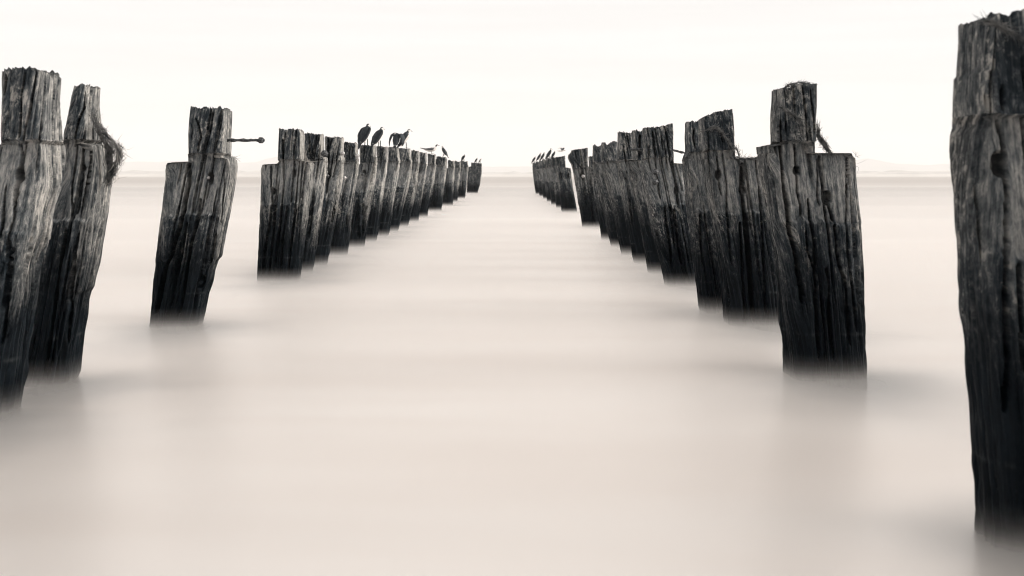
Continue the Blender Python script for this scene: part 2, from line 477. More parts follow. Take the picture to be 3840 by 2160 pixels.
    wob = 0.004 * vn(S2 * 3, Z * 1.6, sd + 2) + 0.0012 * vn(S2 * 6, Z * 11, sd + 7)
    low = sstep(0.0, 0.03, (toz(band) if band else 0.45) - Z + 0.012 * vn(S2 * 30, Z * 0, sd + 9))
    amp = (0.65 + 0.95 * low) * rough
    ADZ = np.zeros_like(X)
    if zl:
        zb0 = toz(band) if band else zl - 0.4
        ADZ = sstep(0.0, 0.004, zl - Z) * sstep(0.0, 0.012, Z - zb0 - 0.014 * vn(X * 40, Z * 0, sd + 32)) * np.clip(-S_, 0, 1)[None] ** 2
        amp = amp * (1 - 0.65 * ADZ)
    ridg = np.abs(vn((S2 + wob) * 36, Z * 0.9, sd + 3))
    D -= amp * 0.008 * np.clip(1 - ridg * 3.2, 0, 1)
    ridg = np.abs(vn((S2 + wob) * 74, Z * 2.2, sd + 4))
    D -= amp * 0.0035 * np.clip(1 - ridg * 2.5, 0, 1)
    D += amp * 0.0028 * vn((S2 + wob) * 120, Z * 14, sd + 6)
    # checks wandering down the grain
    for i in range(ncr):
        sc_ = rs.random() * total if i % 2 else rs.random() * (wx + 0.2)
        z0 = rs.uniform(-0.1, ztop - 0.15); ln = rs.uniform(0.25, 0.95); z1 = min(z0 + ln, ztop + 0.2)
        wd = rs.uniform(0.0015, 0.0055); dp = rs.uniform(0.02, 0.045)
        path = sc_ + 0.008 * vn(rows * 2.2, rows * 0 + i, sd + 20) + 0.0025 * vn(rows * 14, rows * 0 + i, sd + 21)
        tap = sstep(0, 0.12, rows - z0) * sstep(0, 0.12, z1 - rows)
        wv = wd * (0.7 + 0.3 * vn(rows * 9, rows * 0 + i, sd + 22)) * (0.3 + 0.7 * tap) + 0.0008
        prof = np.clip((1.1 - np.abs(S2 - path[:, None]) / (wv[:, None] + res * 0.4)) * 1.9, 0, 1)
        D -= prof * (dp * tap)[:, None]
    X = X + D * C[None]; Y = Y + D * S_[None]
    FW = np.clip(-S_, 0, 1)[None] ** 2
    # ---- notch that once held the cross beam
    PY = np.zeros_like(X)
    if zl:
        zb_ = toz(band) if band else zl - 0.4
        edge = zl + 0.002 * vn(X * 60, Z * 0, sd + 30)
        edgb = zb_ + 0.012 * vn(X * 40, Z * 0, sd + 32) + 0.012 * vn(X * 11, Z * 0, sd + 33)
        m_ = sstep(0.0, 0.005, edge - Z) * sstep(0.0, 0.014, Z - edgb)
        PY += m_ * recess * 1.6 * FW * (1 - 0.45 * sstep(zl, zb_, Z))
    for pts, wpx, dp in cracks:
        xs, zs = crack_path(pts, z)
        xc = np.interp(rows, zs, xs) + 0.002 * vn(rows * 22, rows * 0, sd + 50)
        tap = sstep(0, 0.02 + 0.03 * (zs[-1] - zs[0]), rows - zs[0]) * sstep(0, 0.02, zs[-1] - rows)
        wv = (wpx / F * z) * 0.62 * (0.8 + 0.3 * vn(rows * 12, rows * 0 + wpx, sd + 51)) * (0.35 + 0.65 * tap)
        prof = np.clip((1.15 - np.abs(X - xc[:, None] - 0.0006 * vn(S2 * 0, Z * 40, sd + 52)) / (wv[:, None] + res * 0.45)) * 1.7, 0, 1)
        PY = np.maximum(PY, prof * (dp * np.clip(tap * 3, 0, 1))[:, None] * (FW > 0.1))
    for u, v, wp, hp in holes:
        q = px(u, v, z); a, b = wp / F * z / 2 * 1.1, hp / F * z / 2 * 1.1
        rr2 = np.sqrt(((X - q.x) / a) ** 2 + ((Z - q.z) / b) ** 2)
        PY = np.maximum(PY, np.clip((1.25 - rr2) / 0.3, 0, 1) * 0.11 * (FW > 0.3))
    Y = Y + PY
    # ---- broken top
    tu = np.array([px(u, v, z).x for u, v in top]); tz = np.array([toz(v) for u, v in top])
    for i in range(1, len(tu)):
        if tu[i] <= tu[i - 1]: tu[i] = tu[i - 1] + 1e-4
    if side == 'left': tu = tu + np.linspace(0, (xr[-1] - tu[-1]), len(tu))
    else: tu = tu + np.linspace((xl[-1] - tu[0]), 0, len(tu))
    def topf(x, y):
        yy = (y - z) * 40
        j = np.abs(vn(x * 70, yy * 1.1, sd + 40)) * -1.1 + 0.5 * vn(x * 150, yy * 2, sd + 41) + 0.35
        return np.interp(x, tu, tz) + jag * j
    hc = topf(X[-1], Y[-1])
    zk = min(hc.min(), tz.min()) - 0.07
    if zl: zk = max(min(zk, ztop - 0.06), zl + 0.01) if hc.min() > zl + 0.03 else min(zk, hc.min() - 0.03)
    f = np.clip((Z - zk) / (ztop - zk), 0, None)
    Z = np.where(Z > zk, zk + f * (hc[None] - zk), Z)
    Z = Z + (0.0015 * vn(X * 22, (Y - z) * 22, sd + 44) + 0.0015 * vn(X * 60, (Y - z) * 60, sd + 45)) * (Z > 0.2)
    for jz, isleft, uup in jumps:      # worn, uneven top of each shoulder only
        kr = int(np.argmin(np.abs(rows - jz)))
        xup = (uup - U0) / F * (zL if isleft else zR)[kr]
        wj = sstep(0.035, 0.0, jz - Z) * (Z < jz + 0.004)
        wj = wj * (sstep(0.006, 0.02, xup - X) if isleft else sstep(0.006, 0.02, X - xup))
        Z = Z - wj * (0.003 + 0.008 * np.abs(vn(X * 55, (Y - z) * 55, sd + 47)) + 0.006 * vn(X * 14, (Y - z) * 14, sd + 48))
    nr, nn = X.shape
    m = 7
    rings = [(X[-1], Y[-1], Z[-1])]
    for j in range(1, m + 1):
        g = 1 - j / m * 0.985
        xx = cx[-1] + (X[-1] - cx[-1]) * g; yy = cy[-1] + (Y[-1] - cy[-1]) * g
        rings.append((xx, yy, topf(xx, yy) - 0.004 * min(j, 2)))
    Vb = np.stack([X.ravel(), Y.ravel(), Z.ravel()], 1)
    Vc = np.concatenate([np.stack(r, 1) for r in rings[1:]])
    V = np.concatenate([Vb, Vc])
    TT = nr + m
    UVs = np.concatenate([np.stack([S2.ravel(), Z.ravel()], 1), np.stack([np.concatenate([r[0] * 4 for r in rings[1:]]), np.concatenate([r[1] * 4 for r in rings[1:]])], 1)])
    i = np.arange(TT - 1)[:, None]; j = np.arange(nn)[None]
    j2 = (j + 1) % nn
    a = i * nn + j; b = i * nn + j2
    q = np.stack([a + 0 * j, b + 0 * i, b + nn, a + nn], -1)
    # pale sapwood on the natural round of the log, either side of the adzed face
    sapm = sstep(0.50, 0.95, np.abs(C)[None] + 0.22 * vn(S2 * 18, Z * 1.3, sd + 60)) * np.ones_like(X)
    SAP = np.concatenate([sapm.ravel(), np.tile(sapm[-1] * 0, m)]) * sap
    ADZV = np.concatenate([ADZ.ravel(), np.zeros(m * nn)])
    # split into head and shaft at the ledge (or shoulder)
    cut = int(np.searchsorted(rows, (zl if zl else zsh) if (zl or shoulder) else 9e9))
    root = bpy.data.objects.new('timber_pile', None); col.objects.link(root)
    k0 = int(np.argmin(np.abs(rows)))
    base = Vector((float(cx[k0]), z + depth / 2, 0)); root.location = base
    BASES.append((base.x, base.y, float(hx[k0] * 2)))
    tag(root, label, cat, group or 'old jetty piles standing in two rows')
    def part(name, r0, r1):
        Q = q[r0:r1].reshape(-1, 4)
        lo, hi = r0 * nn, (r1 + 1) * nn
        VV = V[lo:hi] - np.array(base)
        uvl = UVs[Q.ravel()].copy()
        # seam: last column wraps round
        k = (Q[:, 1] % nn == 0)
        u4 = uvl.reshape(-1, 4, 2)
        side_rows = (Q[:, 0] // nn) < nr - 1
        kk = k & side_rows
        u4[kk, 1, 0] = u4[kk, 0, 0] + res; u4[kk, 2, 0] = u4[kk, 3, 0] + res
        return grid_mesh(name, VV, Q - lo, WOOD, root, u4.reshape(-1, 2), SAP[lo:hi], ADZV[lo:hi])
    if cut < nr - 4:
        part('shaft', 0, cut); part('head', cut, TT - 1)
    else:
        part('shaft', 0, TT - 1)
    return root

def tube(pts, rad, n=6, closed=True):
    """verts, faces of a tube through pts (Vectors), rad scalar or list of r or (rx, ry)"""
    pts = [Vector(p) for p in pts]
    V, Fc = [], []
    up = Vector((0, 0, 1))
    prev = None
    for i, p in enumerate(pts):
        d = (pts[min(i + 1, len(pts) - 1)] - pts[max(i - 1, 0)]).normalized()
        if prev is None:
            a = d.cross(up)
            if a.length < 0.05: a = d.cross(Vector((0, 1, 0)))
        else:
            a = prev - d * prev.dot(d)
        a.normalize(); b = d.cross(a).normalized(); prev = a
        r = rad[i] if isinstance(rad, (list, tuple)) else rad
        rx, ry = r if isinstance(r, (list, tuple)) else (r, r)
        for k in range(n):
            t_ = 2 * math.pi * k / n
            V.append(p + a * rx * math.cos(t_) + b * ry * math.sin(t_))
    for i in range(len(pts) - 1):
        for k in range(n):
            Fc.append((i * n + k, i * n + (k + 1) % n, (i + 1) * n + (k + 1) % n, (i + 1) * n + k))
    if closed:
        Fc.append(tuple(range(n))[::-1]); Fc.append(tuple((len(pts) - 1) * n + k for k in range(n)))
    return V, Fc
def tube_obj(name, pts, rad, mat, parent=None, n=6):
    o0 = Vector(parent.location) if parent is not None and parent.parent is None else Vector((0, 0, 0))
    v, f = tube([Vector(p) - o0 for p in pts], rad, n)
    return mesh_obj(name, v, f, mat, parent)
def rusty_bolt(root, p0, p1, r, nut_at=True, seed=0, nut_r=2.0, nut_len=2.2, mat=None):
    """bar from p0 to p1 (world); nut on its outer end"""
    rnd = random.Random(seed)
    o0 = Vector(root.location)
    p0, p1 = Vector(p0), Vector(p1)
    n = 14
    pts = [p0.lerp(p1, i / n) + Vector((0, 0, rnd.uniform(-1, 1) * r * 0.18)) for i in range(n + 1)]
    v, f = tube([p - o0 for p in pts], [r * rnd.uniform(0.75, 1.2) for _ in pts], 8)
    b = mesh_obj('bolt', v, f, mat or IRON, root)
    if nut_at:
        d = (p1 - p0).normalized()
        q0 = p1 - d * r * nut_len * 0.5; q1 = p1 + d * r * nut_len * 0.6
        v, f = tube([q0 - o0, q0.lerp(q1, 0.15) - o0, q0.lerp(q1, 0.5) - o0, q0.lerp(q1, 0.85) - o0, q1 - o0, q1 + d * r * 0.9 - o0],
                    [r * nut_r * 0.8, r * nut_r, r * nut_r * 1.05, r * nut_r, r * nut_r * 0.75, r * 0.7], 6)
        mesh_obj('nut', v, f, mat or IRON, b, smooth=False)
    return b

# --- rows -------------------------------------------------------------------
P = {}
BASES = []
P['A'] = pile('broad pile with a pale sunlit side at the left edge of the photo', 4.4,
    [(255, 3), (400, 0), (540, -4), (541, -110), (700, -140), (1000, -190), (1300, -235), (1590, -270)],
    [(262, 213), (380, 211), (520, 222), (543, 229), (560, 232), (700, 220), (800, 190), (890, 181), (1000, 148), (1130, 130), (1300, 99), (1430, 87), (1480, 78), (1590, 62)],
    [(3, 262), (12, 255), (18, 270), (60, 256), (150, 250), (180, 262), (213, 276)], ledge=524, band=868, seed=1, shoulder=527,
    cracks=[([(95, 262), (80, 350), (78, 430), (68, 520)], 7, 0.05), ([(66, 530), (70, 600), (48, 700), (46, 800)], 9, 0.06), ([(12, 690), (4, 800), (-4, 900)], 8, 0.05), ([(22, 268), (14, 360)], 9, 0.05), ([(30, 900), (20, 1050), (-10, 1300)], 9, 0.05), ([(80, 1000), (50, 1200), (20, 1500)], 8, 0.05)],
    holes=[(62, 655, 28, 50)], r_head=0.035, r_body=0.10, res=0.0036)
P['B'] = pile('split pile with two thin prongs and a bristling weed tangle on its shoulder', 5.06,
    [(318, 275), (380, 262), (450, 248), (520, 233), (548, 228), (700, 190), (900, 140), (1150, 95), (1300, 70), (1460, 45)],
    [(318, 367), (380, 365), (440, 366), (520, 370), (536, 371), (537, 410), (600, 411), (700, 408), (800, 398), (890, 386), (1000, 367), (1095, 347), (1108, 337), (1140, 330), (1260, 315), (1330, 305), (1420, 297), (1460, 287)],
    [(275, 324), (300, 320), (314, 322), (319, 345), (323, 322), (345, 314), (362, 312), (367, 320)], ledge=521, band=828, seed=2, shoulder=524, jag=0.010,
    cracks=[([(320, 330), (312, 400), (296, 450), (282, 510), (268, 560)], 7, 0.06), ([(282, 525), (275, 620), (262, 700), (262, 820)], 7, 0.06), ([(302, 540), (302, 640), (296, 700), (280, 810)], 10, 0.07), ([(335, 540), (325, 640), (320, 700)], 5, 0.04), ([(246, 850), (225, 1000), (195, 1200), (170, 1400)], 9, 0.06), ([(290, 870), (265, 1050), (240, 1300)], 8, 0.05), ([(360, 860), (335, 1000), (300, 1200), (280, 1400)], 7, 0.05)],
    holes=[(301, 630, 20, 22)], recess=0.02)
P['C'] = pile('leaning pile with a long rusty bolt sticking out of its head', 7.0,
    [(400, 706), (450, 703), (560, 701), (605, 701), (606, 625), (618, 618), (650, 616), (690, 609), (730, 605), (780, 601), (860, 594), (900, 588), (1000, 577), (1050, 569), (1110, 562), (1180, 552), (1250, 545)],
    [(400, 866), (460, 866), (510, 862), (580, 861), (590, 863), (591, 887), (625, 889), (690, 880), (730, 873), (790, 862), (860, 848), (910, 840), (945, 832), (970, 828), (985, 817), (1020, 806), (1060, 798), (1120, 782), (1180, 770), (1230, 760), (1260, 753)],
    [(706, 403), (720, 399), (740, 402), (748, 410), (770, 403), (795, 403), (799, 414), (806, 404), (852, 404), (854, 414), (866, 412)], ledge=573, band=812, seed=3, shoulder=576,
    cracks=[([(697, 606), (702, 650), (704, 680), (692, 740), (688, 790), (672, 850), (655, 900), (640, 960), (620, 1010), (600, 1100), (585, 1180)], 15, 0.11),
            ([(734, 440), (745, 480), (752, 510), (744, 540), (738, 575)], 6, 0.05), ([(800, 410), (790, 480), (780, 520), (768, 572)], 5, 0.045), ([(830, 450), (815, 520), (805, 574)], 4, 0.04),
            ([(805, 580), (797, 610), (785, 660), (775, 720), (768, 755)], 7, 0.05), ([(748, 740), (742, 800), (730, 860), (715, 920), (703, 1000), (690, 1100), (672, 1180)], 9, 0.07),
            ([(836, 600), (835, 680), (830, 760), (822, 850)], 5, 0.03), ([(874, 620), (862, 700), (842, 780), (834, 850)], 9, 0.08), ([(700, 830), (690, 900), (675, 980), (660, 1060), (640, 1150)], 8, 0.06), ([(760, 1030), (750, 1100), (740, 1180)], 8, 0.05), ([(805, 870), (790, 960), (775, 1040), (755, 1120)], 6, 0.05)],
    holes=[(784, 668, 20, 40)], recess=0.024)
P['D'] = pile('pile with square head on two shoulders, opening the tightly spaced left row', 10.1,
    [(480, 1042), (540, 1041), (610, 1041), (614, 1036), (615, 980), (640, 975), (700, 972), (760, 971), (860, 968), (960, 964), (1030, 960), (1060, 958)],
    [(485, 1134), (500, 1140), (602, 1140), (603, 1168), (615, 1175), (650, 1174), (700, 1170), (740, 1165), (820, 1155), (870, 1147), (900, 1143), (950, 1138), (1000, 1133), (1040, 1128), (1065, 1124)],
    [(1042, 482), (1068, 484), (1078, 494), (1092, 484), (1134, 485), (1140, 494)], ledge=597, band=766, seed=4, sap=0.8, shoulder=604,
    cracks=[([(1058, 520), (1061, 560), (1060, 600), (1062, 680), (1056, 760), (1052, 830), (1040, 920), (1030, 1000)], 7, 0.06), ([(1105, 610), (1098, 660), (1092, 720), (1090, 765)], 6, 0.06), ([(1014, 620), (1014, 700), (1020, 760), (1008, 860), (990, 960), (985, 1040)], 8, 0.07), ([(1078, 770), (1068, 850), (1060, 900), (1055, 1000)], 6, 0.05), ([(1030, 770), (1028, 850), (1018, 950), (1008, 1040)], 6, 0.05), ([(1110, 780), (1098, 850), (1088, 950), (1078, 1040)], 6, 0.05), ([(1082, 610), (1080, 700)], 3, 0.03)],
    holes=[(1100, 650, 14, 26), (1023, 718, 14, 22)], recess=0.02)
def simple_pile(key, label, z, x0, x1, vt, rpts, side='left', hw=None, ledge_v=None, band_v=None, head_right=None, **kw):
    """rpts = visible inner edge [(v,u)...]; the other edge is set by a common timber width"""
    wpx = (hw or 0.36) / z * F
    if side == 'left':
        Rr = rpts
        L = [(vt, x0), (rpts[0][0] + (655 - vt) * 0.0 + 2, x0)]
        L = [(vt - 4, x0)]
        sh = kw.get('shoulder') or ledge_v + 8
        L += [(sh - 1, x0), (sh, min(x0, rpts[-1][1] * 0 + x0) - 0.35 * wpx)]
        for v, u in [(p[0], p[1]) for p in rpts if p[0] > sh + 40]:
            L.append((v, u - wpx))
    else:
        L = rpts
        sh = kw.get('shoulder') or ledge_v + 8
        Rr = [(vt - 4, x1), (sh - 1, x1), (sh, x1 + 0.35 * wpx)]
        for v, u in [(p[0], p[1]) for p in rpts if p[0] > sh + 40]:
            Rr.append((v, u + wpx))
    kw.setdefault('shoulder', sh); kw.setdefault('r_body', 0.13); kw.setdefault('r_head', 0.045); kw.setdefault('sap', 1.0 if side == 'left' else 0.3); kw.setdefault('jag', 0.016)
    P[key] = pile(label, z, L, Rr, kw.pop('top', None) or [(x0, vt), (x0 * 0.7 + x1 * 0.3, vt - 2), (x0 * 0.4 + x1 * 0.6, vt + 2), (x1, vt + 1)], side=side, ledge=ledge_v, band=band_v, **kw)
simple_pile('E', 'pile behind the square-headed one, a ring-like iron nut bulging at its shoulder', 10.95, 1138, 1214, 502,
    [(500, 1214), (560, 1217), (588, 1218), (590, 1229), (650, 1227), (690, 1220), (750, 1212), (800, 1205), (850, 1198), (900, 1190), (940, 1185), (980, 1178), (1030, 1170)], ledge_v=597, band_v=760, seed=5, hw=0.34,
    cracks=[([(1160, 510), (1162, 590)], 4, 0.04), ([(1195, 505), (1190, 540)], 4, 0.04), ([(1178, 700), (1165, 800), (1155, 900)], 6, 0.05)])
simple_pile('F', 'flat-topped pile with one lumpy nut, third of the tight left row', 11.8, 1218, 1287, 515,
    [(512, 1287), (560, 1286), (588, 1286), (590, 1290), (650, 1287), (700, 1280), (760, 1272), (800, 1264), (850, 1255), (900, 1245), (940, 1237), (1000, 1225)], ledge_v=602, band_v=745, seed=6, hw=0.34, top=[(1218, 512), (1240, 515), (1245, 520), (1262, 512), (1287, 516)],
    cracks=[([(1232, 512), (1230, 620), (1224, 730)], 8, 0.06), ([(1250, 780), (1240, 880), (1230, 960)], 5, 0.05)], holes=[(1229, 659, 10, 18)])
simple_pile('G', 'shorter fluted pile with a small pale nut, just before the first perched cormorant', 13.3, 1289, 1342, 534,
    [(530, 1334), (540, 1342), (588, 1342), (596, 1346), (650, 1343), (700, 1335), (750, 1328), (800, 1324), (850, 1318), (890, 1313), (965, 1302)], ledge_v=605, band_v=730, seed=7, hw=0.34,
    cracks=[([(1310, 545), (1308, 600)], 4, 0.03), ([(1322, 545), (1320, 600)], 4, 0.03), ([(1300, 800), (1295, 900)], 6, 0.05)])
simple_pile('H', 'pile under the biggest hunched cormorant, with a bolt hole and curved gouge', 14.8, 1347, 1411, 545,
    [(542, 1410), (588, 1411), (592, 1416), (640, 1412), (690, 1405), (740, 1397), (780, 1388), (820, 1381), (870, 1374), (940, 1363)], ledge_v=609, band_v=722, seed=8, hw=0.34,
    cracks=[([(1370, 615), (1362, 680), (1358, 715)], 4, 0.04), ([(1332, 690), (1350, 706), (1375, 715)], 5, 0.02), ([(1345, 760), (1340, 900)], 4, 0.04), ([(1360, 760), (1356, 880)], 4, 0.04)], holes=[(1364, 648, 12, 18)])
simple_pile('I', 'pile carrying the cormorant that stands clear on thin legs', 16.1, 1410, 1454, 550,
    [(547, 1454), (590, 1453), (602, 1455), (650, 1450), (690, 1443), (740, 1436), (790, 1430), (830, 1424), (870, 1418), (920, 1408)], ledge_v=598, band_v=712, seed=9, hw=0.34)
simple_pile('J', 'pile with a bleached flank under the cormorant holding its wings out', 17.6, 1453, 1494, 553,
    [(550, 1494), (590, 1496), (600, 1501), (650, 1497), (690, 1490), (730, 1482), (770, 1475), (820, 1470), (860, 1463), (900, 1455)], ledge_v=604, band_v=706, seed=10, hw=0.34)
simple_pile('K', 'cracked pile below the pale-headed cormorant looking out over the water', 19.1, 1494, 1538, 557,
    [(553, 1538), (595, 1541), (602, 1546), (650, 1543), (700, 1534), (740, 1524), (780, 1514), (820, 1505), (870, 1492)], ledge_v=606, band_v=703, seed=11, hw=0.34)
simple_pile('L', 'bare pile between the pale-headed cormorant and the tern, the nearer of two', 21.0, 1541, 1571, 565,
    [(561, 1571), (605, 1570), (610, 1572), (680, 1566), (720, 1560), (770, 1550), (810, 1540), (850, 1530)], ledge_v=608, band_v=700, seed=12, hw=0.34)
simple_pile('M', 'bare pile between the pale-headed cormorant and the tern, the farther of two', 23.2, 1571, 1600, 572,
    [(568, 1600), (612, 1600), (617, 1602), (660, 1597), (700, 1590), (750, 1582), (800, 1572), (832, 1568)], ledge_v=612, band_v=696, seed=13, hw=0.34)
simple_pile('N', 'pile that the grey and white tern stands on', 26.0, 1602, 1634, 578,
    [(574, 1634), (614, 1634), (619, 1637), (680, 1628), (740, 1616), (790, 1606), (814, 1603)], ledge_v=616, band_v=692, seed=14, hw=0.36)
simple_pile('O', 'pile under the slim upright cormorant next to the tern', 30.5, 1636, 1672, 588,
    [(584, 1672), (596, 1677), (640, 1676), (690, 1668), (740, 1662), (791, 1655)], ledge_v=622, band_v=689, seed=15, hw=0.38, shoulder=598)
simple_pile('P', 'bare pile with a straight white flank, first after the gap beyond the tern', 36.5, 1679, 1703, 602,
    [(598, 1702), (624, 1705), (700, 1702), (769, 1698)], ledge_v=625, band_v=685, seed=16, hw=0.36)
simple_pile('Q', 'dark bare pile beside the white-flanked one in the far left row', 42.0, 1703, 1727, 605,
    [(601, 1726), (628, 1728), (690, 1722), (755, 1715)], ledge_v=628, band_v=680, seed=17, hw=0.36)
simple_pile('R', 'broad far pile with one small cormorant, second from the end of that row', 48.0, 1726, 1754, 604,
    [(600, 1754), (618, 1755), (622, 1758), (690, 1751), (743, 1744)], ledge_v=626, band_v=678, seed=18, hw=0.4)
P['S'] = pile('last pile of the left row with two birds on top and a low left shoulder', 63.0,
    [(606, 1767), (625, 1766), (626, 1756), (680, 1752), (735, 1750)], [(612, 1807), (650, 1807), (690, 1801), (715, 1793), (735, 1789)],
    [(1767, 610), (1790, 611), (1807, 613)], seed=19, depth=0.4, shoulder=626, head_depth=0.35)

# right row
P['R0'] = pile('huge blurred pile at the right edge of the photo, its far side out of frame', 2.82,
    [(40, 3610), (150, 3605), (262, 3602), (264, 3596), (350, 3594), (470, 3597), (490, 3588), (580, 3587), (640, 3590), (720, 3595), (770, 3598), (880, 3606), (920, 3612), (1100, 3619), (1220, 3626), (1300, 3634), (1430, 3644), (1640, 3659), (1750, 3665), (1860, 3672), (2050, 3678), (2160, 3682)],
    [(20, 4060), (430, 4075), (560, 4100), (700, 4140), (1000, 4190), (2160, 4260)],
    [(3588, 62), (3596, 54), (3608, 66), (3640, 54), (3665, 62), (3690, 47), (3735, 62), (3775, 42), (3815, 32), (3900, 40), (4060, 60)], side='right', ledge=426, band=975, seed=20, depth=0.24, sap=0.1, res=0.0036, shoulder=430, jag=0.008,
    cracks=[([(3672, 80), (3674, 170), (3668, 260)], 9, 0.04), ([(3626, 100), (3625, 200)], 8, 0.03), ([(3757, 440), (3778, 520), (3785, 580), (3792, 660), (3790, 780), (3787, 975), (3785, 1150), (3790, 1350), (3785, 1560)], 14, 0.11), ([(3760, 310), (3765, 420)], 12, 0.03), ([(3700, 350), (3705, 425)], 6, 0.03),
            ([(3600, 520), (3605, 640), (3600, 760)], 12, 0.05), ([(3655, 840), (3668, 920), (3675, 990)], 14, 0.06), ([(3670, 640), (3695, 780), (3705, 900), (3710, 1100)], 7, 0.04), ([(3660, 1200), (3672, 1400), (3670, 1700), (3668, 1900)], 12, 0.07), ([(3712, 1500), (3708, 1700), (3700, 1950)], 12, 0.07), ([(3825, 980), (3828, 1200), (3835, 1400)], 12, 0.07), ([(3760, 1800), (3765, 1950)], 10, 0.05)],
    holes=[(3766, 615, 50, 76)], recess=0.02, r_body=0.07)
P['R1'] = pile('tall stepped pile with a square head, broad low shoulder and two oval holes', 5.19,
    [(312, 2900), (350, 2900), (372, 2899), (440, 2894), (534, 2893), (538, 2893), (539, 2844), (600, 2848), (660, 2856), (720, 2865), (780, 2873), (850, 2885), (900, 2895), (960, 2905), (1090, 2919), (1180, 2926), (1260, 2937), (1320, 2942), (1430, 2948)],
    [(312, 3067), (400, 3065), (440, 3063), (480, 3066), (527, 3063), (531, 3058), (570, 3060), (573, 3062), (574, 3198), (590, 3213), (620, 3217), (660, 3221), (720, 3228), (760, 3232), (830, 3240), (900, 3243), (935, 3241), (1000, 3244), (1080, 3247), (1160, 3250), (1260, 3253), (1340, 3256), (1430, 3260)],
    [(2899, 440), (2900, 395), (2903, 372), (2904, 330), (2912, 330), (2917, 362), (2920, 362), (2924, 330), (2932, 326), (2936, 345), (2944, 338), (2958, 320), (2990, 316), (3020, 312), (3040, 317), (3064, 314), (3067, 313)], side='right', ledge=527, band=835, seed=21, sap=0.2, shoulder=530, jag=0.008, depth=0.30,
    cracks=[([(3039, 330), (3042, 380), (3050, 430), (3055, 500)], 6, 0.05), ([(2928, 440), (2922, 500), (2930, 545), (2938, 620), (2945, 700), (2955, 760), (2962, 850), (2985, 950), (3000, 1050), (3012, 1150)], 14, 0.12),
            ([(2986, 532), (2990, 600), (2996, 660), (2996, 720), (3006, 770), (3008, 825)], 9, 0.08), ([(3072, 585), (3075, 660), (3072, 740), (3080, 780)], 8, 0.07), ([(3092, 575), (3094, 640), (3100, 700)], 5, 0.05), ([(3105, 750), (3120, 800), (3130, 840)], 12, 0.10),
            ([(3035, 740), (3038, 800), (3045, 850), (3055, 920), (3062, 1000), (3060, 1100), (3068, 1250), (3070, 1350)], 9, 0.08), ([(3130, 840), (3140, 940), (3150, 1000), (3170, 1050), (3178, 1150), (3190, 1300)], 9, 0.08), ([(3183, 580), (3184, 660), (3182, 760), (3175, 860), (3180, 950), (3200, 1100), (3215, 1250)], 6, 0.06),
            ([(3100, 1000), (3108, 1060), (3110, 1200), (3125, 1350)], 9, 0.07), ([(2905, 900), (2925, 1000), (2940, 1100), (2950, 1250)], 8, 0.06), ([(2880, 620), (2888, 700), (2905, 800), (2920, 900)], 6, 0.04), ([(3024, 860), (3030, 940), (3055, 1010)], 6, 0.05)],
    holes=[(2995, 640, 24, 30), (3107, 742, 32, 44)], recess=0.026)
P['R2'] = pile('slant-topped pile with an oval hole and a black gaping split down its flank', 7.08,
    [(440, 2622), (500, 2623), (560, 2627), (620, 2635), (680, 2641), (730, 2648), (780, 2656), (850, 2670), (900, 2680), (1000, 2695), (1060, 2703), (1120, 2710), (1180, 2715), (1250, 2724)],
    [(408, 2753), (470, 2757), (550, 2759), (592, 2762), (595, 2764), (596, 2862), (700, 2888), (800, 2905), (900, 2918), (1000, 2928), (1100, 2936), (1250, 2944)],
    [(2622, 446), (2640, 436), (2665, 424), (2690, 415), (2712, 420), (2722, 411), (2733, 412), (2744, 408), (2747, 424), (2753, 424)], side='right', ledge=562, band=805, seed=22, sap=0.25, shoulder=565, depth=0.30,
    cracks=[([(2788, 606), (2786, 660), (2784, 700), (2788, 740), (2792, 800), (2798, 850), (2806, 950), (2815, 1050), (2822, 1150), (2828, 1220)], 17, 0.14), ([(2692, 580), (2695, 640), (2700, 700), (2712, 740)], 6, 0.06), ([(2712, 570), (2720, 640), (2728, 700), (2727, 800), (2735, 900), (2745, 1000)], 6, 0.05), ([(2655, 560), (2665, 680), (2675, 780)], 6, 0.05), ([(2775, 830), (2782, 950), (2790, 1100), (2798, 1200)], 7, 0.06), ([(2850, 700), (2856, 820), (2864, 950), (2872, 1180)], 7, 0.06), ([(2715, 960), (2730, 1060), (2740, 1180)], 8, 0.06), ([(2700, 480), (2712, 540)], 5, 0.03)],
    holes=[(2697, 655, 20, 32), (2788, 715, 26, 24)], recess=0.02)
P['R3'] = pile('gnarled pile with wavy-grained head between the slant-topped and two-nut piles', 7.75,
    [(452, 2571), (520, 2570), (572, 2572), (580, 2568), (600, 2560), (640, 2562), (700, 2568), (760, 2572), (800, 2577), (880, 2590), (960, 2600), (1080, 2612), (1180, 2625)],
    [(452, 2640), (600, 2650), (601, 2720), (800, 2770), (1180, 2820)],
    [(2571, 458), (2583, 452), (2600, 462), (2622, 452), (2640, 455)], side='right', ledge=570, band=795, seed=23, sap=0.1, shoulder=590, rough=1.3,
    cracks=[([(2605, 480), (2600, 520), (2610, 560)], 5, 0.04), ([(2612, 650), (2618, 700), (2628, 740)], 4, 0.03), ([(2625, 800), (2632, 900), (2640, 1000)], 7, 0.05), ([(2640, 960), (2650, 1050), (2660, 1120)], 7, 0.05)], ncr=34)
